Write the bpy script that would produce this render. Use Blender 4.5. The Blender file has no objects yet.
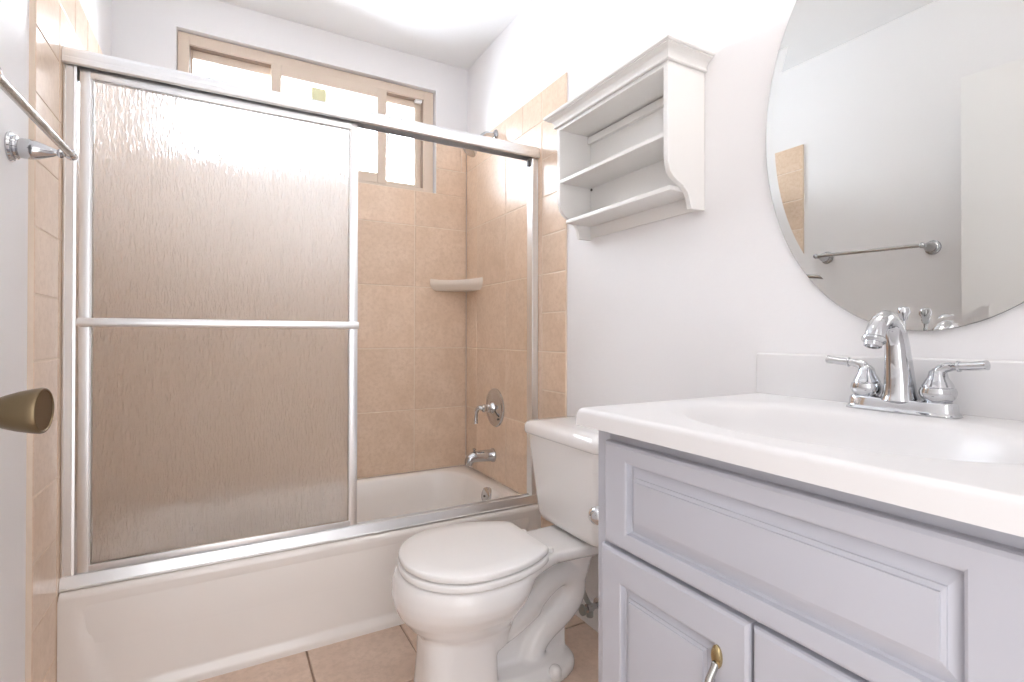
import bpy, bmesh, math, random
from mathutils import Vector, Matrix
random.seed(4)
S = bpy.context.scene
COL = S.collection
PI = math.pi

# ------------------------------------------------------------------ camera
def make_camera():
    yw, pt, rl = math.radians(29.2139), math.radians(0.2822), math.radians(0.0967)
    fw = Vector((math.sin(yw)*math.cos(pt), math.cos(yw)*math.cos(pt), math.sin(pt)))
    r = Vector((math.cos(yw), -math.sin(yw), 0)); u = r.cross(fw)
    r2 = r*math.cos(rl) + u*math.sin(rl); u2 = -r*math.sin(rl) + u*math.cos(rl)
    cd = bpy.data.cameras.new('camera'); co = bpy.data.objects.new('camera', cd); COL.objects.link(co)
    m = Matrix((r2, u2, -fw)).transposed().to_4x4(); m.translation = Vector((0.3878, -0.0678, 1.0208))
    co.matrix_world = m
    cd.sensor_width = 36; cd.lens = 511.43*36/1024; cd.shift_y = -7.12/1024; cd.clip_start = 0.02
    S.camera = co
make_camera()

# ------------------------------------------------------------------ world, exposure, lamps
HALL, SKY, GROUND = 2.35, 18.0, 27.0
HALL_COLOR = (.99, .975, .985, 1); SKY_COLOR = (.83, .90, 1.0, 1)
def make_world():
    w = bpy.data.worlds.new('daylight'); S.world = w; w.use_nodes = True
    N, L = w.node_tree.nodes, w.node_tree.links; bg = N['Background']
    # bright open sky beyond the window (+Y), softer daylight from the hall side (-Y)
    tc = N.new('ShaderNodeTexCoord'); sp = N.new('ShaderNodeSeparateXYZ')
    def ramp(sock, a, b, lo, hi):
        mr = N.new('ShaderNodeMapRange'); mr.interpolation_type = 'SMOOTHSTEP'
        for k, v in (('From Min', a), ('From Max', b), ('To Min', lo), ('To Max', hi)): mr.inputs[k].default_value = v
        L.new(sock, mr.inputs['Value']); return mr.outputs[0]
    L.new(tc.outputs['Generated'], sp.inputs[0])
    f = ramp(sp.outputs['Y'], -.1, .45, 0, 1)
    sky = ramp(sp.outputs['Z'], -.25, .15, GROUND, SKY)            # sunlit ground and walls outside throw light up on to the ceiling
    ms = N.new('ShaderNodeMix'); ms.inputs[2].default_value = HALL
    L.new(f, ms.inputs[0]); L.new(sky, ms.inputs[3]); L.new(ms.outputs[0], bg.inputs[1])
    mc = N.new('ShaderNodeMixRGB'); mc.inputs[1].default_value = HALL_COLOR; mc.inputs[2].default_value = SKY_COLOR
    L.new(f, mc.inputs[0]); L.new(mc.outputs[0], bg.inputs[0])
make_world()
S.view_settings.view_transform = 'Standard'; S.view_settings.look = 'None'
S.view_settings.exposure = 0.24; S.view_settings.gamma = 1; S.view_settings.use_curve_mapping = False
LAMP_STRENGTH = 12.5          # glow of the vanity lamp's three globes
FILL_DOME_STRENGTH = 3.2  # glow of the added ceiling dome, set for fill light
LAMP_COLOR = (1.0, 0.93, 0.87, 1)

# ------------------------------------------------------------------ materials
def mat(name, color=(.8, .8, .8), rough=.5, metal=0.0, **kw):
    m = bpy.data.materials.new(name); m.use_nodes = True
    b = m.node_tree.nodes['Principled BSDF']
    b.inputs['Base Color'].default_value = (*color, 1)
    b.inputs['Roughness'].default_value = rough; b.inputs['Metallic'].default_value = metal
    for k, v in kw.items(): b.inputs[k.replace('_', ' ')].default_value = v
    return m
def nodes(m): return m.node_tree.nodes, m.node_tree.links, m.node_tree.nodes['Principled BSDF']
def add_bump(m, scale, strength, dist=.002, stretch=(1, 1, 1), detail=2.0, rough=.5):
    N, L, b = nodes(m)
    tc = N.new('ShaderNodeTexCoord'); mp = N.new('ShaderNodeMapping'); nz = N.new('ShaderNodeTexNoise'); bp = N.new('ShaderNodeBump')
    mp.inputs['Scale'].default_value = stretch
    nz.inputs['Scale'].default_value = scale; nz.inputs['Detail'].default_value = detail; nz.inputs['Roughness'].default_value = rough
    bp.inputs['Strength'].default_value = strength; bp.inputs['Distance'].default_value = dist
    L.new(tc.outputs['Object'], mp.inputs['Vector']); L.new(mp.outputs['Vector'], nz.inputs['Vector'])
    L.new(nz.outputs['Fac'], bp.inputs['Height']); L.new(bp.outputs['Normal'], b.inputs['Normal'])
    return m
def tile_material(name, c1, c2, c3, rough):
    m = mat(name, c1, rough); N, L, b = nodes(m)
    tc = N.new('ShaderNodeTexCoord'); geo = N.new('ShaderNodeNewGeometry')
    n1 = N.new('ShaderNodeTexNoise'); n1.inputs['Scale'].default_value = 9; n1.inputs['Detail'].default_value = 6; n1.inputs['Roughness'].default_value = .62
    n2 = N.new('ShaderNodeTexNoise'); n2.inputs['Scale'].default_value = 55; n2.inputs['Detail'].default_value = 4; n2.inputs['Roughness'].default_value = .7
    off = N.new('ShaderNodeVectorMath'); off.operation = 'SCALE'
    comb = N.new('ShaderNodeVectorMath'); comb.operation = 'ADD'
    L.new(geo.outputs['Random Per Island'], off.inputs['Scale']); off.inputs[0].default_value = (7, 13, 5)
    L.new(tc.outputs['Object'], comb.inputs[0]); L.new(off.outputs[0], comb.inputs[1])
    L.new(comb.outputs[0], n1.inputs['Vector']); L.new(comb.outputs[0], n2.inputs['Vector'])
    r1 = N.new('ShaderNodeValToRGB'); r1.color_ramp.elements[0].position = .33; r1.color_ramp.elements[1].position = .68
    r1.color_ramp.elements[0].color = (*c2, 1); r1.color_ramp.elements[1].color = (*c1, 1)
    L.new(n1.outputs['Fac'], r1.inputs['Fac'])
    r2 = N.new('ShaderNodeValToRGB'); r2.color_ramp.elements[0].position = .36; r2.color_ramp.elements[1].position = .56
    r2.color_ramp.elements[0].color = (.55, .55, .55, 1); r2.color_ramp.elements[1].color = (0, 0, 0, 1)
    L.new(n2.outputs['Fac'], r2.inputs['Fac'])
    mx = N.new('ShaderNodeMixRGB'); L.new(r2.outputs['Color'], mx.inputs['Fac']); L.new(r1.outputs['Color'], mx.inputs['Color1']); mx.inputs['Color2'].default_value = (*c3, 1)
    hs = N.new('ShaderNodeHueSaturation')
    ma = N.new('ShaderNodeMath'); ma.operation = 'MULTIPLY_ADD'; ma.inputs[1].default_value = .10; ma.inputs[2].default_value = .95
    L.new(geo.outputs['Random Per Island'], ma.inputs[0]); L.new(ma.outputs[0], hs.inputs['Value']); L.new(mx.outputs['Color'], hs.inputs['Color'])
    L.new(hs.outputs['Color'], b.inputs['Base Color'])
    bp = N.new('ShaderNodeBump'); bp.inputs['Strength'].default_value = .12; bp.inputs['Distance'].default_value = .003
    L.new(n1.outputs['Fac'], bp.inputs['Height']); L.new(bp.outputs['Normal'], b.inputs['Normal'])
    return m
def glass_thin(name, tint, refl=.08):
    m = bpy.data.materials.new(name); m.use_nodes = True; N = m.node_tree.nodes; L = m.node_tree.links; N.remove(N['Principled BSDF'])
    t = N.new('ShaderNodeBsdfTransparent'); t.inputs[0].default_value = (*tint, 1)
    g = N.new('ShaderNodeBsdfGlossy'); g.inputs['Roughness'].default_value = .02
    mx = N.new('ShaderNodeMixShader'); lw = N.new('ShaderNodeFresnel'); lw.inputs[0].default_value = 1.3
    L.new(lw.outputs[0], mx.inputs[0]); L.new(t.outputs[0], mx.inputs[1]); L.new(g.outputs[0], mx.inputs[2])
    L.new(mx.outputs[0], N['Material Output'].inputs[0])
    return m
def obscure_glass(name):
    m = bpy.data.materials.new(name); m.use_nodes = True; N = m.node_tree.nodes; L = m.node_tree.links; N.remove(N['Principled BSDF'])
    tc = N.new('ShaderNodeTexCoord'); mp = N.new('ShaderNodeMapping'); mp.inputs['Scale'].default_value = (1, 5, .20)
    n1 = N.new('ShaderNodeTexNoise'); n1.inputs['Scale'].default_value = 150; n1.inputs['Detail'].default_value = 2; n1.inputs['Distortion'].default_value = .6
    bp = N.new('ShaderNodeBump'); bp.inputs['Strength'].default_value = 1.0; bp.inputs['Distance'].default_value = .005
    L.new(tc.outputs['Object'], mp.inputs[0]); L.new(mp.outputs[0], n1.inputs['Vector']); L.new(n1.outputs['Fac'], bp.inputs['Height'])
    rf = N.new('ShaderNodeBsdfGlass'); rf.distribution = 'MULTI_GGX'; rf.inputs['Roughness'].default_value = .15; rf.inputs['IOR'].default_value = 1.32; rf.inputs['Color'].default_value = (1, 1, 1, 1)
    tl = N.new('ShaderNodeBsdfTranslucent'); tl.inputs['Color'].default_value = (.95, .95, .955, 1)
    for n in (rf, tl): L.new(bp.outputs['Normal'], n.inputs['Normal'])
    m1 = N.new('ShaderNodeMixShader'); m1.inputs[0].default_value = .30; L.new(rf.outputs[0], m1.inputs[1]); L.new(tl.outputs[0], m1.inputs[2])
    L.new(m1.outputs[0], N['Material Output'].inputs[0])
    return m
def emitter(name, color, strength):
    m = mat(name, (.9, .9, .9), .4); b = m.node_tree.nodes['Principled BSDF']
    b.inputs['Emission Color'].default_value = color; b.inputs['Emission Strength'].default_value = strength
    return m

MAT = dict(
    wall=add_bump(mat('wall_paint', (.885, .868, .870), .55), 70, .10, .003, detail=3),
    ceiling=add_bump(mat('ceiling_paint', (.915, .912, .915), .7), 60, .08, .003),
    trim=mat('white_trim_paint', (.85, .84, .83), .35),
    tile=tile_material('beige_wall_tile', (.86, .67, .52), (.78, .585, .43), (.69, .50, .355), .28),
    ftile=tile_material('beige_floor_tile', (.80, .62, .50), (.71, .53, .415), (.61, .45, .345), .34),
    grout=add_bump(mat('tan_grout', (.84, .70, .57), .85), 300, .2, .001),
    fgrout=add_bump(mat('brown_floor_grout', (.46, .33, .25), .85), 300, .2, .001),
    tub=mat('cream_enamel', (.93, .885, .845), .12, Coat_Weight=.4, Coat_Roughness=.05),
    porcelain=mat('white_porcelain', (.92, .90, .89), .10, Coat_Weight=.5, Coat_Roughness=.03),
    seat=mat('white_seat_plastic', (.94, .925, .915), .22),
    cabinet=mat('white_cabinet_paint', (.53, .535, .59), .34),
    marble=mat('white_cultured_marble', (.80, .785, .785), .32, Coat_Weight=.12, Coat_Roughness=.2),
    shelfw=mat('white_shelf_paint', (.87, .85, .825), .42),
    chrome=mat('chrome', (.60, .61, .63), .06, 1.0),
    alu=add_bump(mat('polished_aluminium', (.86, .865, .875), .36, 1.0), 40, .05, .001, (1, 30, 30)),
    aludark=mat('dark_gasket', (.10, .09, .085), .5),
    mirror=mat('silvered_glass', (.71, .71, .69), .0, 1.0),
    mirroredge=mat('mirror_edge', (.30, .32, .31), .25, .6),
    brass=add_bump(mat('antique_brass', (.20, .15, .09), .34, 1.0), 60, .12, .001),
    brasscap=mat('brown_brass_face', (.20, .145, .10), .42, .9),
    winframe=mat('tan_window_frame', (.72, .595, .485), .42),
    wintrack=mat('brown_window_track', (.33, .25, .20), .5),
    soap=add_bump(mat('pale_beige_ceramic', (.80, .70, .60), .3), 40, .1),
    winglass=glass_thin('window_glass', (.97, .98, .98)),
    obscure=obscure_glass('rain_glass'),
    nickel=mat('brushed_nickel', (.50, .49, .47), .22, 1.0),
    gold=mat('worn_brass', (.50, .40, .22), .25, 1.0),
    sticker=mat('pale_yellow_label', (.80, .78, .50), .6),
    hose=add_bump(mat('braided_steel', (.42, .42, .40), .35, .8), 420, 1.0, .004),
    screw=mat('dark_screw', (.12, .11, .10), .4, .8),
    globe=emitter('lit_globe', LAMP_COLOR, LAMP_STRENGTH),
    fill_dome=emitter('lit_fill_dome', LAMP_COLOR, FILL_DOME_STRENGTH),
    black=mat('black_hole', (.02, .02, .02), .6),
    paintfleck=mat('white_paint_fleck', (.85, .84, .82), .6),
)

# ------------------------------------------------------------------ mesh helpers
def box(bm, x0, x1, y0, y1, z0, z1, bev=0.0, seg=2, mi=0):
    t = bmesh.new(); bmesh.ops.create_cube(t, size=1)
    for v in t.verts:
        v.co = Vector(((x0+x1)/2 + v.co.x*(x1-x0), (y0+y1)/2 + v.co.y*(y1-y0), (z0+z1)/2 + v.co.z*(z1-z0)))
    if bev > 0: bmesh.ops.bevel(t, geom=list(t.edges), offset=bev, segments=seg, affect='EDGES', profile=.6)
    merge(bm, t, mi)
def merge(bm, t, mi=0):
    vs = {v: bm.verts.new(v.co) for v in t.verts}
    for f in t.faces:
        try: nf = bm.faces.new([vs[v] for v in f.verts]); nf.material_index = mi
        except ValueError: pass
    t.free()
def loft(bm, rings, cap0=True, cap1=True, closed=True, mi=0):
    R = [[bm.verts.new(p) for p in r] for r in rings]; n = len(R[0])
    for a, b in zip(R, R[1:]):
        for i in range(n if closed else n-1):
            j = (i+1) % n
            f = bm.faces.new((a[i], a[j], b[j], b[i])); f.material_index = mi
    if cap0: bm.faces.new(R[0][::-1]).material_index = mi
    if cap1: bm.faces.new(R[-1]).material_index = mi
    return R
def tube(bm, pts, rad, n=16, flat=None, mi=0):
    pts = [Vector(p) for p in pts]
    if not hasattr(rad, '__len__'): rad = [rad]*len(pts)
    rings = []; up = None
    for i, p in enumerate(pts):
        d = (pts[min(i+1, len(pts)-1)] - pts[max(i-1, 0)]).normalized()
        if up is None: up = d.orthogonal().normalized() if flat is None else Vector(flat)
        up = (up - d*up.dot(d)).normalized(); s = d.cross(up)
        r = rad[i]; ra, rb = r if hasattr(r, '__len__') else (r, r)
        rings.append([p + up*math.cos(a)*ra + s*math.sin(a)*rb for a in (2*PI*k/n for k in range(n))])
    loft(bm, rings, mi=mi)
def smooth_path(pts, m=6):
    P = [Vector(p) for p in pts]; P = [P[0]*2-P[1]] + P + [P[-1]*2-P[-2]]; out = []
    for i in range(1, len(P)-2):
        for k in range(m):
            t = k/m; a, b, c, d = P[i-1], P[i], P[i+1], P[i+2]
            out.append(.5*((2*b) + (c-a)*t + (2*a-5*b+4*c-d)*t*t + (3*b-a-3*c+d)*t**3))
    out.append(P[-2]); return out
def lathe(bm, prof, org, axis, n=32, mi=0):
    org = Vector(org); ax = Vector(axis).normalized(); u = ax.orthogonal().normalized(); w = ax.cross(u)
    loft(bm, [[org + ax*h + (u*math.cos(a) + w*math.sin(a))*max(r, 1e-4) for a in (2*PI*k/n for k in range(n))] for r, h in prof], mi=mi)
def prism(bm, poly, axis, a0, a1, mi=0):
    def P(p, a): return {'x': (a, p[0], p[1]), 'y': (p[0], a, p[1]), 'z': (p[0], p[1], a)}[axis]
    loft(bm, [[P(p, a0) for p in poly], [P(p, a1) for p in poly]], mi=mi)

WORLD = {}
def obj(name, bm, m, parent=None, sharp=35, smooth=True, bevel=0):
    bmesh.ops.recalc_face_normals(bm, faces=list(bm.faces))
    off = WORLD.get(parent.name, Vector()) if parent else Vector()
    for v in bm.verts: v.co -= off
    if smooth:
        th = math.radians(sharp)
        for f in bm.faces: f.smooth = True
        for e in bm.edges:
            e.smooth = len(e.link_faces) == 2 and e.calc_face_angle(0) < th
    me = bpy.data.meshes.new(name); bm.to_mesh(me); bm.free()
    o = bpy.data.objects.new(name, me); COL.objects.link(o)
    for k in (m if isinstance(m, (list, tuple)) else [m]): me.materials.append(MAT[k])
    if parent: o.parent = parent
    WORLD[o.name] = off.copy()
    if bevel:
        md = o.modifiers.new('bevel', 'BEVEL'); md.width = bevel; md.segments = 2; md.limit_method = 'ANGLE'; md.angle_limit = math.radians(40)
    return o
def tag(o, label, cat, group=None):
    o['label'] = label; o['category'] = cat
    if group: o['group'] = group
    return o
def thing(name, label, cat, loc, group=None):
    o = bpy.data.objects.new(name, None); COL.objects.link(o); o.empty_display_size = .05
    o.location = loc; WORLD[o.name] = Vector(loc)
    return tag(o, label, cat, group)
def struct(name, bm, m, parent=None, **kw):
    o = obj(name, bm, m, parent, **kw)
    if not parent: o['kind'] = 'structure'
    return o
def B(): return bmesh.new()

# ------------------------------------------------------------------ the room
XL, XR, YB, H = -.012, 1.524, 2.464, 2.463       # plaster surfaces and ceiling height
TL, TR, TB = 0.0, 1.516, 2.456                  # tile surfaces
TOP = 2.031
bm = B(); box(bm, -.2, 1.7, -.44, 2.60, -.12, -.006)
floor = struct('floor', bm, 'fgrout')
bm = B()
def tile_rect(bm, frame, u0, u1, v0, v1, t, gap=.0035, bev=.0025, mi=0):
    """one tile: a low slab with a softened edge, laid by frame(u, v, height)"""
    a, b, c, d = u0+gap/2, u1-gap/2, v0+gap/2, v1-gap/2
    if b-a < .004 or d-c < .004: return
    R = []
    for i, h in ((0, 0), (0, t-.0022), (bev*.4, t-.0007), (bev, t)):
        R.append([frame(a+i, c+i, h), frame(b-i, c+i, h), frame(b-i, d-i, h), frame(a+i, d-i, h)])
    loft(bm, R, cap0=False, mi=mi)
g = .3105
for i in range(-2, 4):
    for j in range(-6, 2):
        x0 = .6195 + (i-1)*g; y0 = 1.405 + j*g
        tile_rect(bm, lambda u, v, h: (u, v, -.006+h), max(x0, XL), min(x0+g, XR), max(y0, -.44), min(y0+g, 1.73), .006, gap=.006)
obj('floor_tiles', bm, 'ftile', floor, sharp=12)

bm = B(); box(bm, -.2, 1.7, -.44, 2.60, H, H+.12); struct('ceiling', bm, 'ceiling')
bm = B(); box(bm, XL-.12, XL, -.44, 2.60, -.006, H); struct('wall_left', bm, 'wall')
bm = B(); box(bm, XR, XR+.12, -.44, 2.60, -.006, H); struct('wall_right', bm, 'wall')
WX0, WX1, WZ0, WZ1 = .203, 1.345, 1.768, 2.308
bm = B()
for a in ((XL, WX0, 0, H), (WX1, XR, 0, H), (WX0, WX1, 0, WZ0), (WX0, WX1, WZ1, H)):
    box(bm, a[0], a[1], YB, YB+.136, a[2], a[3])
struct('wall_back', bm, 'wall')

Z0, P = .333, .3136
ZR = [Z0 + P*k for k in range(6)]                # .333 ... 1.901
def grid_tiles(bm, frame, us, vs, t, skip=None):
    for a, b in zip(us, us[1:]):
        for c, d in zip(vs, vs[1:]):
            if skip:
                pieces = skip(a, b, c, d)
            else: pieces = [(a, b, c, d)]
            for q in pieces: tile_rect(bm, frame, *q, t)
# side walls: a six-inch border column, thirteen-inch field, six-inch top row
def side_tiles(name, sgn, surf, t, yedge, ylow):
    fr = (lambda u, v, h: (surf - sgn*(t-h), u, v)) if sgn > 0 else (lambda u, v, h: (surf + (t-h), u, v))
    bm = B()
    us = [1.70, 2.0105, 2.324, TB]
    grid_tiles(bm, fr, us, [.10] + ZR, t)
    z = [0] + [Z0 - P/2*k for k in (2, 1)] + [Z0 + P/2*k for k in range(11)]
    z = [q for q in z if q >= 0]
    grid_tiles(bm, fr, [yedge, 1.70], [0, .0195, .176] + [Z0 + P/2*k for k in range(11)], t)
    grid_tiles(bm, fr, [yedge, 1.70, 1.8553, 2.0105, 2.1673, 2.324, TB], [ZR[-1], TOP], t)
    n = obj(name, bm, ['tile'], None, sharp=12)
    g_ = B(); x0, x1 = sorted((surf - sgn*t, surf - sgn*.0016))
    box(g_, x0, x1, yedge+.001, TB, 0.001, TOP-.001)
    gr = obj('grout', g_, 'grout', n); n['kind'] = 'structure'
    return n
t1 = side_tiles('trim_1', 1, TL, .012, 1.505, 0)
t3 = side_tiles('trim_2', -1, TR, .008, 1.532, 0)
bm = B()
def cut(a, b, c, d):
    x0, x1, z0, z1 = WX0-.002, WX1+.002, WZ0-.002, WZ1
    if b <= x0 or a >= x1 or d <= z0 or c >= z1: return [(a, b, c, d)]
    out = []
    if c < z0: out.append((a, b, c, z0+.0018))
    if a < x0: out.append((a, x0+.0018, max(c, z0), d))
    if b > x1: out.append((x1-.0018, b, max(c, z0), d))
    return out
def cut_full(a, b, c, d):
    # a tile notched round the window corner stays one piece where it can: its foot and its side
    return cut(a, b, c, d)
frb = lambda u, v, h: (u, TB + .008 - h, v)
us = [TL, .2882, .6018, .9154, 1.229, TR]
grid_tiles(bm, frb, us, [.10] + ZR, .008, cut_full)
us2 = [TL] + [1.487 - .157*k for k in range(9, -1, -1)] + [TR]
grid_tiles(bm, frb, us2, [ZR[-1], TOP], .008, cut)
n = obj('trim_3', bm, 'tile', sharp=12); n['kind'] = 'structure'
g_ = B()
for a in ((TL, WX0, .1, TOP-.001), (WX1, TR, .1, TOP-.001), (WX0, WX1, .1, WZ0)):
    box(g_, a[0], a[1], TB+.0018, TB+.008, a[2], a[3])
obj('grout', g_, 'grout', n)

# front wall with the doorway the view is taken from
bm = B()
for a in ((XL, .03, 0, H), (.85, XR, 0, H), (.03, .85, 2.06, H)): box(bm, a[0], a[1], -.44, -.32, a[2], a[3])
struct('wall_front', bm, 'wall')

# baseboard on the right wall between tub and vanity
bm = B(); prism(bm, [(XR, 0), (XR-.013, 0), (XR-.013, .07), (XR-.009, .082), (XR, .085)], 'y', .715, 1.531)
struct('baseboard_right', bm, 'trim')

# ------------------------------------------------------------------ window
def make_window():
    w = bpy.data.objects.new('window_1', None); COL.objects.link(w); w.location = (.774, 2.49, WZ0); WORLD[w.name] = Vector(w.location); w['kind'] = 'structure'
    x0, x1, z0, z1 = WX0+.002, 1.339, 1.776, 2.304
    y = 2.488
    bm = B()
    def ring(bm, a0, a1, c0, c1, l, r, b, t, ya, yb, bev=.003):
        box(bm, a0, a0+l, ya, yb, c0, c1, bev); box(bm, a1-r, a1, ya, yb, c0, c1, bev)
        box(bm, a0+l, a1-r, ya, yb, c0, c0+b, bev); box(bm, a0+l, a1-r, ya, yb, c1-t, c1, bev)
    ring(bm, x0, x1, z0, z1, .042, .052, .018, .046, y, y+.09)
    obj('frame', bm, 'winframe', w)
    bm = B(); ring(bm, x0+.042, x1-.052, z0+.018, z1-.046, .004, .004, .004, .004, y+.012, y+.085, .001)
    obj('sash_track', bm, 'wintrack', w)
    # centre sash stands proud, the two outer sashes sit one track back
    bm = B(); ring(bm, .562, 1.090, z0+.010, z1-.042, .043, .046, .050, .050, y-.004, y+.026, .003)
    c = obj('center_sash', bm, 'winframe', w)
    bm = B(); box(bm, .604, 1.045, y+.010, y+.014, z0+.058, z1-.09); obj('pane', bm, 'winglass', c)
    bm = B(); box(bm, .735, .803, y+.0075, y+.0095, 2.10, 2.199, .0005); obj('sticker', bm, 'sticker', c)
    bm = B(); box(bm, 1.091, 1.103, y-.008, y+.006, 1.975, 2.045, .004); box(bm, 1.094, 1.112, y-.012, y-.002, 1.99, 2.03, .003)
    obj('latch', bm, 'alu', c)
    bm = B(); ring(bm, 1.060, 1.283, z0+.020, z1-.050, .03, .034, .022, .034, y+.036, y+.060, .003)
    s = obj('side_sash', bm, 'winframe', w)
    bm = B(); box(bm, 1.088, 1.25, y+.046, y+.050, z0+.04, z1-.08); obj('pane', bm, 'winglass', s)
    bm = B(); ring(bm, x0+.044, .595, z0+.020, z1-.050, .010, .03, .022, .036, y+.036, y+.060, .003)
    s = obj('side_sash', bm, 'winframe', w)
    bm = B(); box(bm, x0+.052, .567, y+.046, y+.050, z0+.04, z1-.084); obj('pane', bm, 'winglass', s)
    bm = B(); box(bm, 1.243, 1.279, y+.004, y+.03, z1-.062, z1-.048, .002); obj('track_stop', bm, 'trim', w)
make_window()

# ------------------------------------------------------------------ open door with brass knob
def make_door():
    a = Vector((.045, .05, 0)); e = Vector((.137, .802, 0)); d = (e-a).normalized(); nrm = Vector((d.y, -d.x, 0)); L = (e-a).length; t = .035
    bm = B()
    box(bm, 0, L, 0, t, .01, 2.035, .002)
    for v in bm.verts: v.co = a + d*v.co.x + nrm*(v.co.y - t) + Vector((0, 0, v.co.z))
    o = struct('door_1', bm, 'trim')
    k = a + d*(L-.062) + Vector((0, 0, .932))
    bm = B()
    lathe(bm, [(0, 0), (.031, 0), (.031, .003), (.027, .006), (.013, .008), (.0125, .018), (.0135, .021), (.0155, .026), (.0195, .036), (.0235, .049), (.0262, .062), (.0272, .069), (.0262, .0715), (.0245, .0720), (.0235, .0705)], k, nrm, 40)
    kn = obj('door_knob', bm, 'brass', o)
    bm = B(); lathe(bm, [(0, .063), (.0242, .063), (.0238, .0702), (.018, .0692), (.008, .0686), (0, .0685)], k, nrm, 40)
    obj('knob_face', bm, 'brasscap', kn)
make_door()

# ------------------------------------------------------------------ bathtub
def sstep(a, b, x):
    t = min(1, max(0, (x-a)/(b-a))); return t*t*(3-2*t)
def make_tub():
    root = thing('bathtub', 'cream enamelled alcove bathtub under the sliding shower door', 'bathtub', (.76, 2.08, 0))
    x0, x1, y0, y1, zr = .001, 1.515, 1.7035, 2.4555, .333
    # rim and basin as rounded-rectangle rings
    def rr(a0, a1, b0, b1, r, z, n=10):
        pts = []
        for cx, cy, s in ((a1-r, b1-r, 0), (a0+r, b1-r, 1), (a0+r, b0+r, 2), (a1-r, b0+r, 3)):
            for k in range(n):
                an = (s + k/(n-1))*PI/2; pts.append((cx + r*math.cos(an), cy + r*math.sin(an), z))
        return pts
    bm = B()
    e = .0085
    R = [rr(x0, x1, y0+.03, y1, .002, .05), rr(x0, x1, y0, y1, .002, zr-.018), rr(x0+.0005, x1-.0005, y0+.0025, y1, .003, zr-.008), rr(x0+.001, x1-.001, y0+e, y1-.001, .004, zr-.001), rr(x0+.002, x1-.002, y0+.014, y1-.002, .006, zr)]
    R += [rr(x0+.06, x1-.075, y0+.088, y1-.050, .16, zr+.002), rr(x0+.068, x1-.083, y0+.096, y1-.058, .16, zr-.002), rr(x0+.078, x1-.09, y0+.104, y1-.066, .155, zr-.012),
          rr(x0+.11, x1-.105, y0+.115, y1-.078, .15, zr-.08), rr(x0+.20, x1-.135, y0+.135, y1-.098, .14, .12), rr(x0+.25, x1-.16, y0+.16, y1-.12, .13, .075), rr(x0+.32, x1-.22, y0+.21, y1-.17, .10, .055)]
    loft(bm, R, cap0=False)
    # skirt: flat ends, a shallow dished panel with a sweeping end, a small kick at the floor
    nx, nz = 120, 26
    V = []
    for i in range(nx+1):
        col = []
        x = x0 + (x1-x0)*i/nx
        for k in range(nz+1):
            z = (zr-.018)*k/nz
            s = (zr-.018-z)/(zr-.018)
            edge = .030 + .055*s**1.6 + .01
            p = sstep(edge, edge+.03*(.35+s), x)*sstep(edge, edge+.03*(.35+s), x1-x)
            y = y0 + .016*p*sstep(0, .30, s)
            if z < .036: y = y0 + .004
            if abs(z-.036) < .007 and z >= .036: y = min(y, y0+.018)
            col.append(bm.verts.new((x, y, z)))
        V.append(col)
    for i in range(nx):
        for k in range(nz):
            bm.faces.new((V[i][k], V[i+1][k], V[i+1][k+1], V[i][k+1]))
    bmesh.ops.remove_doubles(bm, verts=list(bm.verts), dist=.0002)
    obj('tub_body', bm, 'tub', root, sharp=50)
    # overflow plate on the sloping end wall
    c = Vector((1.4175, 2.006, .300)); ax = Vector((-1, 0, .12))
    bm = B(); lathe(bm, [(0, -.012), (.038, -.012), (.0395, 0), (.038, .006), (.032, .010), (.012, .011), (0, .011)], c, ax, 36)
    ov = obj('overflow_plate', bm, 'chrome', root)
    bm = B(); lathe(bm, [(.004, .010), (.005, .0135), (.004, .0145), (0, .0145)], c, ax, 14); obj('screw', bm, 'screw', ov)
    bm = B(); lathe(bm, [(0, 0), (.03, 0), (.03, .003), (.022, .005), (0, .006)], (1.16, 2.08, .0545), (0, 0, 1), 28); obj('drain', bm, 'chrome', root)
make_tub()

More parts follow.
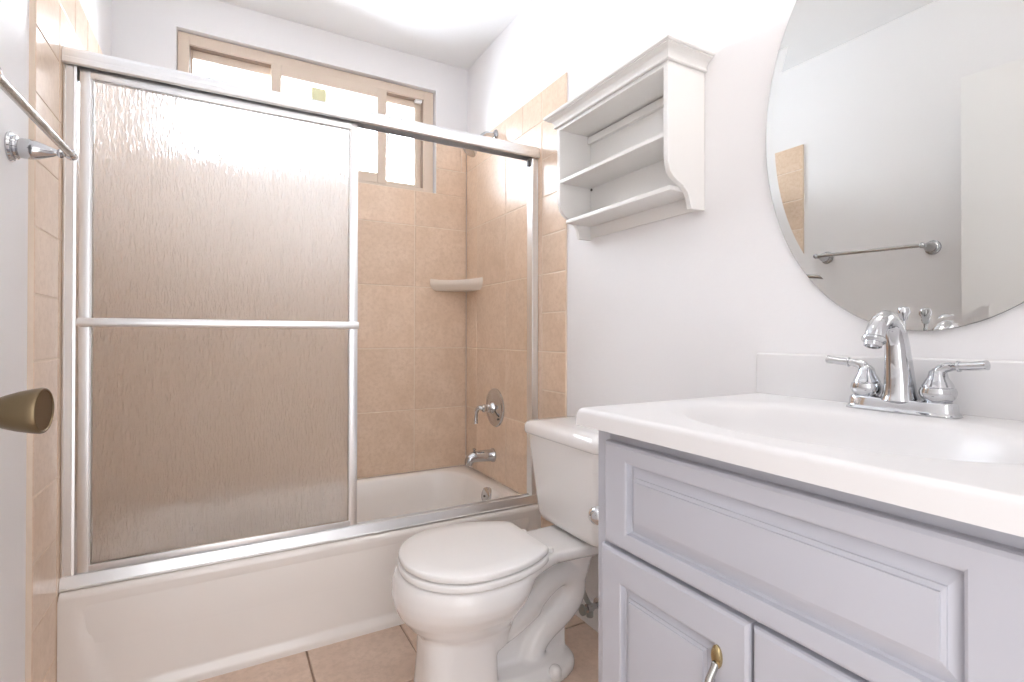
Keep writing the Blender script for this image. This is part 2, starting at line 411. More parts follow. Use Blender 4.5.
# ------------------------------------------------------------------ sliding shower door
def make_shower_door():
    root = thing('shower_door', 'aluminium framed sliding shower door with rain glass on the tub rim', 'shower door', (.76, 1.74, .334))
    ya, yb = 1.713, 1.772
    zb, zt = 1.7565, 1.8065
    prof = [(ya+.004, zb), (ya, zb+.003), (ya, zb+.016), (ya+.002, zb+.018), (ya+.001, zb+.026), (ya+.003, zb+.036), (ya+.009, zb+.044), (ya+.018, zb+.049), (ya+.028, zt), (yb-.010, zt), (yb-.002, zt-.006), (yb, zt-.014), (yb, zb), (yb-.004, zb), (yb-.004, zb+.03), (ya+.028, zb+.03), (ya+.028, zb+.008), (ya+.024, zb+.008), (ya+.024, zb+.03), (ya+.008, zb+.03), (ya+.008, zb)]
    bm = B(); prism(bm, prof, 'x', .001, 1.515); obj('header', bm, 'alu', root, sharp=24)
    zt0 = .3358
    prof = [(ya, zt0), (ya, zt0+.004), (ya+.003, zt0+.006), (ya+.012, zt0+.033), (ya+.016, zt0+.035), (ya+.020, zt0+.033), (ya+.022, zt0+.020), (ya+.036, zt0+.020), (ya+.038, zt0+.035), (ya+.042, zt0+.035), (ya+.044, zt0+.020), (yb-.008, zt0+.02), (yb-.004, zt0+.03), (yb, zt0+.028), (yb+.004, zt0)]
    bm = B(); prism(bm, prof, 'x', .001, 1.515); obj('bottom_track', bm, 'alu', root, sharp=24)
    for s, xe in ((1, .001), (-1, 1.515)):
        bm = B()
        q = lambda a: xe + s*a
        poly = [(q(0), 1.728), (q(.004), 1.7265), (q(.006), 1.729), (q(.020), 1.729), (q(.023), 1.7265), (q(.029), 1.728), (q(.029), 1.7675), (q(.026), 1.769), (q(0), 1.769)]
        prism(bm, poly, 'z', zt0+.0005, zb+.0005)
        j = obj('side_jamb', bm, 'alu', root, sharp=24)
        bm = B(); box(bm, *sorted((q(.029), q(.039))), 1.742, 1.756, 1.725, 1.752, .002); obj('bumper', bm, 'aludark', j)
    def panel(px0, px1, y, bar):
        z0, z1 = .369, 1.772
        bm = B(); st = .024
        prof = lambda o: None
        d = .010
        for x in ((px0, px0+st), (px1-st, px1)):
            box(bm, x[0], x[1], y-d, y+d, z0, z1-.012, .003, 2)
        box(bm, px0+st-.004, px1-st+.004, y-d+.001, y+d-.001, z0+.001, z0+.019, .002, 2)
        box(bm, px0+st-.004, px1-st+.004, y-d+.001, y+d-.001, 1.733, z1-.012, .002, 2)
        # stepped inner lip along the glass
        for a in ((px0+st-.002, px0+st+.004, z0+.015, 1.737), (px1-st-.004, px1-st+.002, z0+.015, 1.737)):
            box(bm, a[0], a[1], y-.006, y+.006, a[2], a[3], .001, 1)
        p = obj('door_panel', bm, 'alu', root)
        bm = B(); box(bm, px0+st-.001, px1-st+.001, y-.0025, y+.0025, z0+.014, 1.738)
        obj('glass_pane', bm, 'obscure', p)
        bm = B()
        for a in ((px0+st+.003, px0+st+.0065, z0+.018, 1.734), (px1-st-.0065, px1-st-.003, z0+.018, 1.734)): box(bm, a[0], a[1], y-.0048, y+.0048, a[2], a[3])
        for a in ((z0+.018, z0+.0225), (1.7295, 1.734)): box(bm, px0+st+.0065, px1-st-.0065, y-.0046, y+.0046, a[0], a[1])
        obj('gasket', bm, 'nickel', p)
        if bar:
            zc = 1.0575; yc = y - d - .016
            bm = B()
            pr = [(yc-.004, zc-.012), (yc-.0075, zc-.008), (yc-.009, zc), (yc-.0075, zc+.008), (yc-.004, zc+.012), (yc+.003, zc+.0125), (yc+.005, zc+.009), (yc+.005, zc-.009), (yc+.003, zc-.0125)]
            prism(bm, pr, 'x', px0+.001, px1-.001)
            for xx in (px0+.010, px1-.010): box(bm, xx-.006, xx+.006, yc+.002, y-d+.002, zc-.009, zc+.009, .002)
            obj('towel_bar', bm, 'alu', p)
    panel(.0345, .7845, 1.7425, True)
make_shower_door()

# ------------------------------------------------------------------ shower fittings on the right tile wall
def make_shower_head():
    root = thing('wall_shower', 'chrome shower head on a curved arm near the window corner', 'shower head', (TR, 2.116, 1.985))
    bm = B(); tube(bm, smooth_path([(TR, 2.116, 1.985), (1.488, 2.116, 1.989), (1.462, 2.116, 1.985), (1.437, 2.116, 1.963), (1.412, 2.116, 1.930)], 6), .0105, 18); obj('shower_arm', bm, 'chrome', root)
    bm = B(); lathe(bm, [(0, 0), (.029, 0), (.029, .004), (.022, .009), (.012, .011), (0, .011)], (TR, 2.116, 1.985), (-1, 0, 0), 32); obj('flange', bm, 'chrome', root)
    bm = B(); lathe(bm, [(0, -.004), (.013, -.004), (.0145, .008), (.018, .012), (.0175, .018), (.022, .026), (.031, .040), (.034, .052), (.0335, .058), (.029, .060), (.012, .058), (0, .058)], (1.412, 2.116, 1.932), (-.58, 0, -.80), 36)
    obj('spray_head', bm, 'chrome', root)
make_shower_head()
def make_valve():
    c = Vector((TR, 2.112, .680))
    root = thing('shower_valve', 'round chrome shower valve plate with a single lever', 'shower valve', c)
    bm = B(); lathe(bm, [(0, 0), (.092, 0), (.092, .004), (.088, .008), (.080, .0095), (.074, .0075), (.066, .010), (.040, .013), (.032, .018), (0, .018)], c, (-1, 0, 0), 56); e = obj('valve_plate', bm, 'chrome', root)
    for z in (-.05,): 
        bm = B(); lathe(bm, [(0, .010), (.005, .010), (.005, .0125), (0, .013)], c+Vector((0, -.045, z)), (-1, 0, 0), 12); obj('screw', bm, 'screw', e)
    bm = B(); lathe(bm, [(.030, .015), (.027, .022), (.022, .030), (.021, .040), (.017, .044), (.016, .054), (.019, .058), (.019, .066), (.013, .072), (0, .074)], c, (-1, 0, 0), 30)
    h = obj('valve_handle', bm, 'chrome', root)
    a = c + Vector((-.062, .0, 0))
    bm = B(); tube(bm, smooth_path([a, a+Vector((-.018, .010, .002)), a+Vector((-.028, .018, -.010)), a+Vector((-.031, .021, -.040)), a+Vector((-.032, .022, -.064)), a+Vector((-.031, .022, -.074))], 5), [.012]*6+[.0105]*6+[.0085]*6+[.010]*4+[.011]*3+[.004], 14); obj('lever', bm, 'chrome', h)
make_valve()
def make_spout():
    c = Vector((TR, 2.134, .448))
    root = thing('tub_spout', 'chrome tub spout below the shower valve', 'tub spout', c)
    bm = B()
    P_ = [(0, 0, 0), (-.008, 0, 0), (-.012, 0, 0), (-.05, 0, .002), (-.085, 0, .003), (-.106, 0, .002), (-.120, 0, -.004), (-.128, 0, -.018), (-.130, 0, -.033)]
    R_ = [.033, .033, .029, .0275, .026, .0255, (.0245, .024), (.021, .022), (.018, .020)]
    tube(bm, [c+Vector(p) for p in P_], R_, 24); obj('spout_body', bm, 'chrome', root, sharp=50)
    bm = B(); lathe(bm, [(.004, 0), (.004, .010), (.0085, .013), (.0085, .018), (.004, .021), (0, .021)], c+Vector((-.100, 0, .022)), (0, 0, 1), 16); obj('diverter_knob', bm, 'chrome', root)
make_spout()
def make_soap_dish():
    root = thing('corner_soap_shelf', 'pale beige ceramic soap shelf in the tiled corner', 'soap dish', (TR, TB, 1.262))
    a, b = .205, .205
    n = 14
    def outline(s, z, dish=0):
        pts = [(TR, TB, z)]
        for k in range(n+1):
            t = k/n; x = -a*s*(1-t); y = -b*s*t
            bow = -.030*s*math.sin(PI*t)*.7
            lift = dish*(abs(2*t-1)**2.2)
            pts.append((TR + x + bow*-.7*-1*.7, TB + y + bow*.7*.7, z + lift))
        return pts
    bm = B()
    loft(bm, [outline(.86, 1.258), outline(.93, 1.268), outline(.965, 1.279), outline(.985, 1.283), outline(1, 1.290, .006), outline(1, 1.303, .012), outline(.985, 1.308, .012), outline(.93, 1.305, .008), outline(.85, 1.296, .002)])
    obj('shelf_body', bm, 'soap', root, sharp=40)
make_soap_dish()

# ------------------------------------------------------------------ toilet
def egg(cx, cy, z, fr, bk, hw, n=48, p=2.0, pb=2.6):
    pts = []
    for k in range(n):
        a = 2*PI*k/n; c, s = math.cos(a), math.sin(a)
        q = p if c < 0 else pb
        x = (fr if c < 0 else bk)*math.copysign(abs(c)**(2/q), c); y = hw*math.copysign(abs(s)**(2/q), s)
        pts.append((cx+x, cy+y, z))
    return pts
def lid_outline(cx, cy, z, fr, bk, hw, n=64):
    # half ellipse in front, a longer ellipse cut straight at the hinge side
    pts = []; long_ = bk*1.27
    for k in range(n):
        a = 2*PI*k/n; c, s_ = math.cos(a), math.sin(a)
        if c <= 0: pts.append((cx + fr*math.copysign(abs(c)**.96, c), cy + hw*math.copysign(abs(s_)**.97, s_), z))
        else:
            x, y = long_*c, hw*s_
            if x > bk:
                y = hw*math.sqrt(1-(bk/long_)**2)*math.copysign(1, s_)*min(1, abs(math.atan2(s_, c))/math.acos(bk/long_)) if abs(s_) > 1e-6 else 0; x = bk
            pts.append((cx + x, cy + y, z))
    return pts
def remesh(o, voxel, smooth_it, mname):
    m = o.modifiers.new('r', 'REMESH'); m.mode = 'VOXEL'; m.voxel_size = voxel; m.use_smooth_shade = True
    s = o.modifiers.new('s', 'SMOOTH'); s.iterations = smooth_it; s.factor = .5
    dg = bpy.context.evaluated_depsgraph_get(); me = bpy.data.meshes.new_from_object(o.evaluated_get(dg))
    o.modifiers.clear(); old = o.data; o.data = me; bpy.data.meshes.remove(old)
    if not me.materials: me.materials.append(MAT[mname])
    for f in me.polygons: f.use_smooth = True
def make_toilet():
    cy = 1.283
    root = thing('toilet', 'white two piece toilet with closed lid between tub and vanity', 'toilet', (1.10, cy, 0))
    bm = B()
    # bowl
    loft(bm, [egg(1.00, cy, .13, .10, .12, .075), egg(.995, cy, .17, .115, .13, .085), egg(.99, cy, .20, .135, .14, .100), egg(.985, cy, .23, .160, .15, .128), egg(.98, cy, .265, .182, .165, .160), egg(.98, cy, .295, .194, .18, .181), egg(.98, cy, .32, .198, .19, .190), egg(.98, cy, .345, .196, .20, .190), egg(.98, cy, .366, .190, .21, .186), egg(.98, cy, .373, .182, .205, .178)])
    # front pedestal column
    loft(bm, [egg(.985, cy, z, f, .085, w, p=3.2, pb=3.2) for z, f, w in ((0, .138, .106), (.012, .138, .106), (.06, .134, .101), (.12, .129, .095), (.18, .127, .090), (.24, .12, .082))])
    # floor flange
    loft(bm, [egg(1.14, cy, 0, .22, .215, .115, pb=2.4), egg(1.14, cy, .022, .22, .213, .113, pb=2.4), egg(1.14, cy, .034, .21, .203, .104, pb=2.4), egg(1.14, cy, .045, .18, .18, .08, pb=2.4)])
    # web inside the trap bend and trap
    tr = smooth_path([(1.00, cy, .135), (1.10, cy, .158), (1.19, cy, .200), (1.265, cy, .256), (1.325, cy, .275), (1.364, cy, .245), (1.360, cy, .190), (1.315, cy, .148), (1.262, cy, .118), (1.222, cy, .082), (1.205, cy, .03)], 6)
    tube(bm, tr, [.052]*14 + [.044]*(len(tr)-14), 20)
    box(bm, 1.05, 1.335, cy-.012, cy+.012, .02, .23, .004)
    # rear deck on a short neck
    dk = lambda z, e: [(1.05, cy-.15+e, z), (1.13, cy-.155+e, z), (1.19, cy-.125+e, z), (1.25, cy-.100+e, z), (1.33, cy-.103+e, z), (1.42, cy-.112+e, z), (1.49, cy-.112+e, z), (1.497, cy-.10+e, z), (1.497, cy+.10-e, z), (1.49, cy+.112-e, z), (1.42, cy+.112-e, z), (1.33, cy+.103-e, z), (1.25, cy+.100-e, z), (1.19, cy+.125-e, z), (1.13, cy+.155-e, z), (1.05, cy+.15-e, z)]
    loft(bm, [dk(.335, .03), dk(.352, .006), dk(.360, 0), dk(.376, 0), dk(.382, .004)])
    loft(bm, [egg(1.375, cy, .25, .034, .034, .042), egg(1.380, cy, .30, .036, .042, .048), egg(1.38, cy, .335, .055, .06, .06), egg(1.37, cy, .352, .10, .09, .09)])
    o = obj('bowl', bm, 'porcelain', root); remesh(o, .0055, 7, 'porcelain')
    # seat ring and lid
    def slab(z0, z1, fr, bk, hw, e):
        bm = B()
        loft(bm, [lid_outline(.985, cy, z, fr-q, bk-q, hw-q) for z, q in ((z0, e), (z0+e*.4, e*.2), (z0+e, 0), (z1-e, 0), (z1-e*.4, e*.25), (z1, e*1.1), (z1+.001, .05), (z1+.0015, .12))])
        return bm
    obj('seat', slab(.3745, .3935, .184, .218, .189, .005), 'seat', root, sharp=60)
    obj('lid', slab(.3975, .4165, .181, .218, .187, .005), 'seat', root, sharp=60)
    for s in (-1, 1):
        bm = B(); box(bm, .80+.03, .85, cy+s*.03-.012, cy+s*.03+.012, .3925, .3985, .001); obj('lid_bumper', bm, 'seat', root)
        bm = B(); lathe(bm, [(0, 0), (.016, 0), (.0165, .006), (.013, .012), (0, .0135)], (1.225, cy+s*.075, .3825), (0, 0, 1), 20)
        obj('hinge_cap', bm, 'seat', root)
        bm = B(); lathe(bm, [(.019, -.006), (.019, .004), (.0185, .012), (.014, .021), (.007, .025), (0, .026)], (1.235, cy+s*.098, .030), (0, s*.12, 1), 24); obj('bolt_cap', bm, 'seat', root)
    # tank
    bm = B()
    def rrect(xa, xb, hw, r, z, n=8, bulge=0):
        pts = []
        for ccx, ccy, q in ((xb-r, hw-r, 0), (xa+r, hw-r, 1), (xa+r, -hw+r, 2), (xb-r, -hw+r, 3)):
            for k in range(n):
                a = (q + k/(n-1))*PI/2; y = ccy + r*math.sin(a)
                x = ccx + r*math.cos(a)
                if x < (xa+xb)/2: x -= bulge*(1-(y/hw)**2)
                pts.append((x, cy+y, z))
        return pts
    T = [(.385, 1.37, .135, .03), (.391, 1.352, .152, .032), (.402, 1.340, .162, .032), (.42, 1.335, .167, .028), (.52, 1.327, .178, .024), (.62, 1.318, .188, .022), (.684, 1.312, .195, .02)]
    loft(bm, [rrect(xa, 1.508, hw, r, z, bulge=.010) for z, xa, hw, r in T]); obj('tank', bm, 'porcelain', root, sharp=60)
    bm = B()
    loft(bm, [rrect(1.312, 1.514, .197, .02, .682, bulge=.011), rrect(1.305, 1.517, .205, .024, .686, bulge=.012), rrect(1.302, 1.518, .209, .026, .693, bulge=.012), rrect(1.302, 1.518, .209, .026, .712, bulge=.012), rrect(1.307, 1.516, .204, .026, .722, bulge=.012), rrect(1.318, 1.51, .193, .026, .728, bulge=.012), rrect(1.36, 1.49, .15, .02, .730, bulge=.01)])
    obj('tank_lid', bm, 'porcelain', root, sharp=60)
    bm = B(); lathe(bm, [(0, -.004), (.012, -.004), (.012, .004), (.009, .006), (0, .006)], (1.345, cy+.193, .655), (0, 1, 0), 18); tube(bm, [(1.345, cy+.198, .655), (1.338, cy+.199, .648), (1.332, cy+.199, .640)], [.004, .004, .005], 10)
    obj('flush_lever', bm, 'chrome', root)
make_toilet()
def make_supply():
    root = thing('water_supply_valve', 'braided water supply hose and shutoff valve on the wall behind toilet', 'pipe', (XR, 1.36, .12))
    bm = B(); lathe(bm, [(0, .001), (.026, .001), (.024, .008), (.010, .010), (.010, .032), (.014, .032), (.014, .055), (0, .055)], (XR, 1.338, .09), (-1, 0, 0), 20); obj('valve_body', bm, 'chrome', root)
    bm = B(); tube(bm, smooth_path([(1.482, 1.338, .095), (1.466, 1.358, .15), (1.476, 1.395, .24), (1.478, 1.43, .31), (1.470, 1.435, .383)], 6), .0085, 12); obj('braided_hose', bm, 'hose', root)
    bm = B(); tube(bm, [(1.482, 1.338, .06), (1.482, 1.338, .10)], .012, 12); lathe(bm, [(0, 0), (.006, 0), (.006, .02), (.018, .02), (.018, .028), (0, .028)], (1.474, 1.338, .09), (-1, 0, 0), 16); obj('valve_handle', bm, 'hose', root)
make_supply()

# ------------------------------------------------------------------ vanity
def nested_panel(bm, y0, y1, z0, z1, x, oh, ov, fh, fv):
    """raised panel facing -X: flat frame, dished cove from inset (oh, ov) to the field at (fh, fv)"""
    steps = [(0, 0, x+.017), (0, 0, x+.006), (.0015, .0015, x+.0025), (.006, .006, x)]
    for t, d in ((0, 0), (.12, .0015), (.16, .010), (.24, .0125), (.66, .0068), (.68, .0046), (.82, .0034), (.84, .0008), (1, 0)):
        steps.append((oh+(fh-oh)*t, ov+(fv-ov)*t, x+d))
    loft(bm, [[(q, y1-i, z0+k), (q, y0+i, z0+k), (q, y0+i, z1-k), (q, y1-i, z1-k)] for i, k, q in steps])
VY0, VY1 = .050, .711
def make_vanity():
    root = thing('vanity_cabinet', 'white bathroom vanity cabinet with raised panel doors beside the toilet', 'cabinet', (1.27, .37, 0))
    bm = B()
    xf = 1.014
    box(bm, xf+.02, XR-.001, VY1-.016, VY1, .0, .852, .001); box(bm, xf+.02, XR-.001, VY0, VY0+.016, .0, .852, .001)
    box(bm, xf+.02, XR-.002, VY0+.016, VY1-.016, .09, .105); box(bm, XR-.012, XR-.002, VY0+.016, VY1-.016, .105, .85)
    box(bm, xf+.07, xf+.085, VY0+.016, VY1-.016, 0, .09)
    # face frame
    box(bm, xf, xf+.02, VY1-.034, VY1, .085, .852, .0015); box(bm, xf, xf+.02, VY0, VY0+.034, .085, .852, .0015)
    for z in ((.79, .852), (.60, .67), (.085, .12)): box(bm, xf, xf+.02, VY0+.034, VY1-.034, z[0], z[1], .001)
    box(bm, xf, xf+.02, .352, .392, .12, .60)
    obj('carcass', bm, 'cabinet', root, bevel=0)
    xd = xf-.0175
    bm = B(); nested_panel(bm, .0865, .6735, .6455, .830, xd, .0565, .026, .0835, .065)
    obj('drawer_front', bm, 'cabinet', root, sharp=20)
    for y0, y1, hy in ((.3745, .683, .423), (.0775, .3695, .322)):
        bm = B(); nested_panel(bm, y0, y1, .100, .638, xd, .052, .052, .080, .082)
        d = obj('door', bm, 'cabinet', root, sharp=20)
        bm = B()
        x = xd-.001; zt, zb = .565, .469
        # bow pull: leaf shaped feet with a round bow between
        for z, s in ((zt, 1), (zb, -1)):
            loft(bm, [[(x - h, hy + w*math.cos(a)*.0085*1, z + s*.004 + w*math.sin(a)*.0165) for a in (2*PI*k/18 for k in range(18))] for w, h in ((1, -.0008), (1.02, .002), (.88, .0042), (.5, .0055))])
        ft = obj('handle', bm, 'gold', d)
        bm = B(); tube(bm, smooth_path([(x-.003, hy, zt-.004), (x-.008, hy, zt-.012), (x-.020, hy, zt-.028), (x-.0255, hy, (zt+zb)/2), (x-.020, hy, zb+.028), (x-.008, hy, zb+.012), (x-.003, hy, zb+.004)], 5), [.0052]*10+[.0045]*11+[.0052]*10, 12)
        obj('bow', bm, 'nickel', ft) if False else None
        me = bpy.data.meshes.new('bow'); bmesh.ops.recalc_face_normals(bm, faces=list(bm.faces))
        # the bow belongs to the handle mesh, with its own nickel slot
        t2 = bmesh.new(); t2.from_mesh(ft.data)
        for v in bm.verts: v.co -= WORLD[d.name]
        n0 = len(t2.faces)
        bm.to_mesh(me); bm.free(); t2.from_mesh(me); t2.faces.ensure_lookup_table()
        for f in t2.faces[n0:]: f.material_index = 1; f.smooth = True
        t2.to_mesh(ft.data); t2.free(); bpy.data.meshes.remove(me); ft.data.materials.append(MAT['nickel'])
make_vanity()

ZC, CX0, CX1, CY0, CY1 = .886, .9705, XR-.001, .038, .7225
def make_countertop():
    root = thing('countertop', 'white countertop with moulded oval sink basin on the vanity', 'countertop', (1.25, .37, .8535))
    bcx, bcy, ax, ay = 1.220, .390, .180, .264
    def zf(x, y):
        d = math.hypot((x-bcx)/ax, (y-bcy)/ay)
        z = ZC
        if d < 1.0:
            t = 1-d
            z -= .125*(1-(1-min(1, t*1.15))**2.4)*(.12+.88*sstep(0, .16, t))
        z -= .0035*(1-sstep(.98, 1.10, d))
        z += .0003*sstep(1.06, 1.12, d)*(1-sstep(1.12, 1.20, d))
        # rolled front and left edge
        r = .010
        for q in (x-CX0, CY1-y):
            if q < r: z -= r - math.sqrt(max(0, r*r-(r-q)**2))
        return z
    def lin(a, b, n): return [a+(b-a)*i/n for i in range(n+1)]
    xs = [CX0 + .0125*(k/6)**1.6 for k in range(7)] + lin(CX0+.0125, CX1-.022, 112)[1:] + [CX1]
    ys = lin(CY0, CY1-.0125, 150) + [CY1 - .0125*(k/6)**1.6 for k in range(5, -1, -1)]
    bm = B()
    V = [[bm.verts.new((x, y, zf(x, y))) for y in ys] for x in xs]
    for i in range(len(xs)-1):
        for j in range(len(ys)-1): bm.faces.new((V[i][j], V[i+1][j], V[i+1][j+1], V[i][j+1]))
    # skirt walls and underside
    zb = .8535
    loop = [V[i][0] for i in range(len(xs))] + [V[-1][j] for j in range(1, len(ys))] + [V[i][-1] for i in range(len(xs)-2, -1, -1)] + [V[0][j] for j in range(len(ys)-2, 0, -1)]
    low = [bm.verts.new((v.co.x, v.co.y, zb)) for v in loop]
    n = len(loop)
    for k in range(n): bm.faces.new((loop[k], low[k], low[(k+1) % n], loop[(k+1) % n]))
    # underside: a rim left open over the basin
    ins = [bm.verts.new((min(max(v.co.x, CX0+.03), CX1-.03), min(max(v.co.y, CY0+.03), CY1-.03), zb)) for v in loop]
    for k in range(n):
        try: bm.faces.new((low[k], ins[k], ins[(k+1) % n], low[(k+1) % n]))
        except ValueError: pass
    bmesh.ops.remove_doubles(bm, verts=ins, dist=1e-5)
    obj('sink_deck', bm, 'marble', root, sharp=55)
    bm = B(); box(bm, XR-.021, XR-.001, CY0, CY1, ZC-.002, .982, .006, 3)
    # small cove where splash meets deck
    obj('backsplash', bm, 'marble', root)
    bm = B(); lathe(bm, [(0, 0), (.031, 0), (.031, .004), (.024, .006), (.018, .003), (0, .003)], (bcx, bcy, zf(bcx, bcy)-.001), (0, 0, 1), 28); obj('drain', bm, 'chrome', root)
make_countertop()

def make_faucet():
    fx, fy, fz = 1.4470, .3945, ZC+.0005
    root = thing('faucet', 'chrome two handle faucet with arched spout on the sink deck', 'faucet', (fx, fy, fz))
    def st(hx, hy, z, n=40, p=3.5):
        pts = []
        for k in range(n):
            a = 2*PI*k/n; c, s = math.cos(a), math.sin(a)
            pts.append((fx + hx*math.copysign(abs(c)**(2/p), c), fy + hy*math.copysign(abs(s)**(2/(p+1)), s), z))
        return pts
    bm = B(); loft(bm, [st(.028, .087, fz), st(.028, .087, fz+.0025), st(.0255, .0845, fz+.005), st(.0237, .0827, fz+.009), st(.0227, .0817, fz+.020), st(.0205, .0795, fz+.0235), st(.016, .075, fz+.0245)])
    obj('base_plate', bm, 'chrome', root, sharp=40)
    zb = fz+.024
    pts = smooth_path([(fx-.002, fy, zb-.002), (fx-.003, fy, zb+.03), (fx-.008, fy, zb+.07), (fx-.014, fy, zb+.105), (fx-.025, fy, zb+.130), (fx-.046, fy, zb+.1425), (fx-.068, fy, zb+.136), (fx-.083, fy, zb+.121), (fx-.090, fy, zb+.106)], 6)
    n = len(pts); rad = []
    for i in range(n):
        t = i/(n-1)
        r = .0270 - .0125*min(1, t/.55)**.8 + .003*max(0, .05-t)/.05
        if t > .62: r = .0145 + .0008*(t-.62)/.38
        rad.append(r)
    bm = B(); tube(bm, pts, rad, 28)
    obj('spout', bm, 'chrome', root, sharp=60)
    d = (pts[-1]-pts[-3]).normalized(); q = pts[-1]
    bm = B(); lathe(bm, [(0, -.005), (.0153, -.005), (.0182, -.001), (.0182, .002), (.0160, .005), (.0135, .006), (.0135, .012), (.011, .013), (.011, .008), (0, .008)], q, d, 30); obj('aerator', bm, 'chrome', root)
    for s in (1, -1):
        c = Vector((fx, fy+s*.0555, zb-.001))
        bm = B(); lathe(bm, [(0, 0), (.0175, 0), (.019, .002), (.0235, .008), (.0258, .014), (.0258, .019), (.0240, .0245), (.0220, .0258), (.0225, .0275), (.0195, .034), (.0145, .043), (.0125, .052), (.007, .058), (0, .059)], c, (0, 0, 1), 32)
        h = obj('handle', bm, 'chrome', root)
        a = c + Vector((0, 0, .045))
        dx = -.003
        bm = B()
        path = smooth_path([a, a+Vector((dx*.2, s*.006, .012)), a+Vector((dx*.5, s*.018, .0165)), a+Vector((dx, s*.030, .0180)), a+Vector((dx*1.6, s*.048, .0195)), a+Vector((dx*2.2, s*.064, .0215)), a+Vector((dx*2.3, s*.068, .0220))], 5)
        m = len(path); rr = []
        for i in range(m):
            t = i/(m-1)
            rr.append((.0105 - .0035*t/.4, .0105 - .0035*t/.4) if t < .4 else (.0066 + .0016*(t-.4)/.6, .0078 + .0026*(t-.4)/.6))
        rr[-1] = (.004, .005)
        tube(bm, path, rr, 18, flat=(0, 0, 1)); 
        i0 = int(m*.5); lathe(bm, [(.0080, -.002), (.0094, -.001), (.0094, .001), (.0080, .002)], path[i0], path[i0+1]-path[i0], 20)
        obj('lever', bm, 'chrome', h)
    bm = B(); c = Vector((fx+.0270, fy+.006, zb-.002)); lathe(bm, [(0, 0), (.0032, 0), (.0030, .142), (.005, .144), (.0068, .150), (.0100, .156), (.0103, .160), (.0085, .1655), (.0045, .168), (0, .1685)], c, (0, 0, 1), 20)
    obj('lift_rod', bm, 'chrome', root)
make_faucet()

# ------------------------------------------------------------------ oval mirror
MIRROR_TURN = math.radians(.33)
def make_mirror():
    root = thing('oval_mirror', 'large oval frameless mirror hanging on the wall above the sink', 'mirror', (XR, .388, 1.487))
    cy, cz, a, b = .388, 1.487, .314, .4545
    n = 160
    def ring(k, x): return [(x, cy + (a-k)*math.cos(2*PI*i/n), cz + (b-k)*math.sin(2*PI*i/n)) for i in range(n)]
    bm = B(); loft(bm, [ring(.0, XR-.0088), ring(0, XR-.0035)], cap0=False); e = obj('glass_edge', bm, 'mirroredge', root)
    bm = B()
    loft(bm, [ring(.0003, XR-.0089), ring(.021, XR-.0077)], cap0=False, cap1=True)
    o = obj('mirror_face', bm, 'mirror', root, sharp=.2)
    root.rotation_euler = (0, 0, MIRROR_TURN)
    return root
make_mirror()

# ------------------------------------------------------------------ wall shelf
def make_shelf():
    root = thing('wall_shelf', 'white open wooden wall shelf with crown moulding above the toilet', 'shelf', (XR, 1.142, 1.363))
    y0, y1, xf = .889, 1.397, 1.3845
    xw = XR-.001
    prof = [(xw, 1.744), (xf, 1.744), (xf, 1.491), (1.3865, 1.474), (1.3935, 1.452), (1.404, 1.4395), (1.418, 1.4305), (1.434, 1.4235), (1.441, 1.4200), (1.442, 1.4155), (1.4475, 1.4145), (1.456, 1.406), (1.4625, 1.395), (1.467, 1.381), (1.4705, 1.363), (xw, 1.363)]
    for y in (y0, y1-.016):
        bm = B(); prism(bm, prof, 'y', y, y+.016); obj('side_panel', bm, 'shelfw', root, sharp=28, bevel=.0015)
    bm = B(); box(bm, xw-.006, xw, y0+.016, y1-.016, 1.369, 1.744, .0005); obj('back_panel', bm, 'shelfw', root)
    bm = B(); box(bm, xw-.020, xw-.006, y0+.016, y1-.016, 1.700, 1.724, .001); obj('hanging_rail', bm, 'shelfw', root)
    bm = B(); box(bm, xf+.002, xw-.006, y0+.016, y1-.016, 1.545, 1.5575, .002); obj('shelf_board', bm, 'shelfw', root)
    bm = B(); box(bm, 1.410, xw-.006, y0+.016, y1-.016, 1.4095, 1.422, .002); obj('shelf_board', bm, 'shelfw', root)
    bm = B(); box(bm, xf+.001, xw-.006, y0+.016, y1-.016, 1.728, 1.744, .001); obj('top_board', bm, 'shelfw', root)
    bm = B()
    R = []
    for o, z in ((.001, 1.7385), (.006, 1.7385), (.0085, 1.7405), (.0085, 1.7445), (.0065, 1.7465), (.0085, 1.7535), (.0135, 1.7605), (.0215, 1.7655), (.0275, 1.7675), (.0275, 1.7705), (.0315, 1.7710), (.0345, 1.7745), (.0345, 1.7815), (.032, 1.7830)):
        R.append([(xf-o, y0-o, z), (xw, y0-o, z), (xw, y1+o, z), (xf-o, y1+o, z)])
    loft(bm, R, cap0=False); obj('crown_moulding', bm, 'shelfw', root, sharp=22)
    bm = B(); lathe(bm, [(0, 0), (.0045, 0), (.0045, .003), (0, .004)], (xw-.006, 1.374, 1.540), (-1, 0, 0), 12); obj('screw', bm, 'screw', root)
make_shelf()

# ------------------------------------------------------------------ toilet paper holder on the vanity side
def make_tp():
    root = thing('toilet_paper_holder', 'chrome toilet paper holder on the vanity side by the tank', 'toilet paper holder', (1.085, VY1, .635))
    for x in (1.075, 1.225):
        bm = B(); c = (x, VY1, .642)
        lathe(bm, [(0, 0), (.022, 0), (.022, .004), (.016, .008), (.009, .012), (.008, .056), (.012, .061), (.0175, .070), (.0190, .079), (.0170, .088), (.010, .095), (0, .096)], c, (0, 1, 0), 28); obj('post', bm, 'chrome', root)
    bm = B(); tube(bm, [(1.075, VY1+.078, .642), (1.225, VY1+.078, .642)], .007, 16); obj('roller', bm, 'chrome', root)
make_tp()

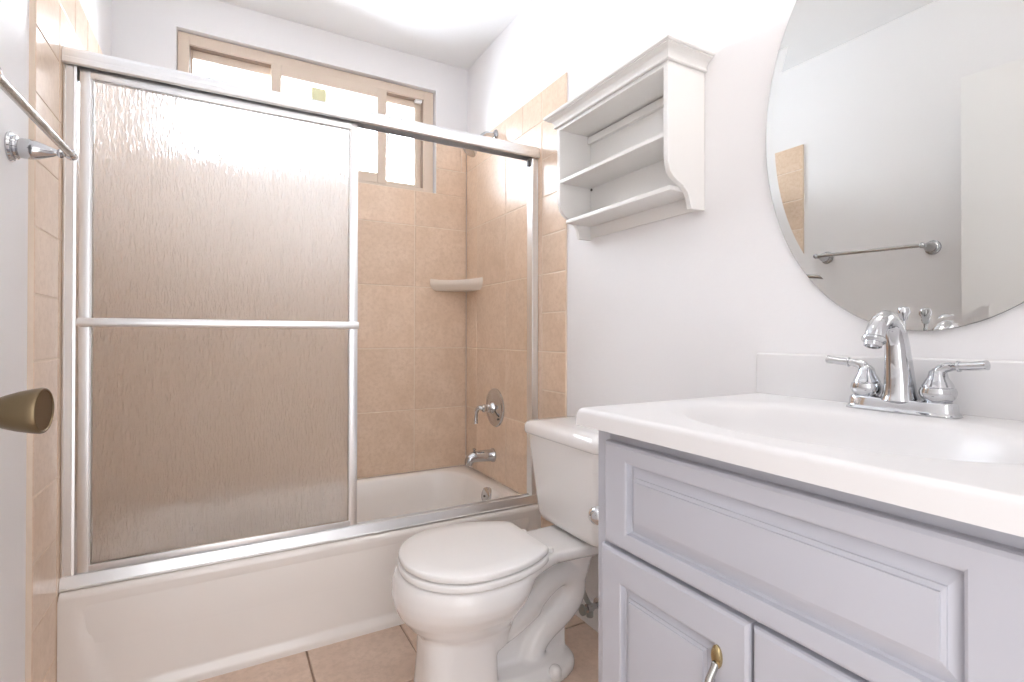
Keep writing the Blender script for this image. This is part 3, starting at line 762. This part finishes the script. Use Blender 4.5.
# ------------------------------------------------------------------ towel bar on the left wall
def make_towel_bar():
    root = thing('towel_bar', 'chrome towel bar on the white wall by the door', 'towel bar', (XL, 1.17, 1.425))
    for y, z in ((.948, 1.406), (1.388, 1.419)):
        bm = B(); lathe(bm, [(0, 0), (.030, 0), (.031, .003), (.0285, .007), (.024, .008), (.0255, .011), (.024, .014), (.0195, .016), (.021, .022), (.0212, .034), (.0185, .046), (.0140, .058), (.0095, .070), (.0065, .076), (.0065, .078), (.0095, .080), (.0105, .083), (.0095, .086), (.0070, .088), (.0070, .091), (.0098, .094), (.0118, .099), (.0118, .104), (.0095, .109), (.004, .112), (0, .1125)], (XL, y, z), (1, 0, 0), 32)
        obj('post', bm, 'chrome', root)
    bm = B(); tube(bm, [(XL+.100, .940, 1.4058), (XL+.100, 1.397, 1.4193)], .0078, 20)
    obj('bar', bm, 'nickel', root)
make_towel_bar()

# ------------------------------------------------------------------ lamp above the mirror
def make_lamp():
    root = thing('vanity_light', 'three globe wall lamp above the oval mirror', 'lamp', (XR, .388, 2.14))
    bm = B(); box(bm, XR-.024, XR-.001, .128, .648, 2.09, 2.19, .008, 3); obj('back_plate', bm, 'chrome', root)
    for y in (.21, .388, .566):
        bm = B(); lathe(bm, [(0, 0), (.03, 0), (.03, .012), (.022, .03), (.022, .05), (0, .05)], (XR-.024, y, 2.14), (-1, 0, 0), 24); s = obj('socket', bm, 'chrome', root)
        bm = B(); bmesh.ops.create_uvsphere(bm, u_segments=24, v_segments=14, radius=.055)
        for v in bm.verts: v.co += Vector((XR-.118, y, 2.14))
        obj('globe', bm, 'globe', s)
make_lamp()

# ------------------------------------------------------------------ ceiling lamp out of view, added as fill light
def make_fill_lamp():
    root = thing('fill_ceiling_light', 'unseen round frosted ceiling lamp added for fill light', 'lamp', (.72, .85, H))
    bm = B(); lathe(bm, [(0, 0), (.15, 0), (.15, .018), (.142, .022), (0, .022)], (.72, .85, H), (0, 0, -1), 40); obj('fill_lamp_base', bm, 'trim', root)
    bm = B(); lathe(bm, [(.138, .020), (.140, .030), (.130, .055), (.105, .078), (.065, .094), (.02, .101), (0, .102)], (.72, .85, H), (0, 0, -1), 40); obj('fill_lamp_shade', bm, 'fill_dome', root)
make_fill_lamp()
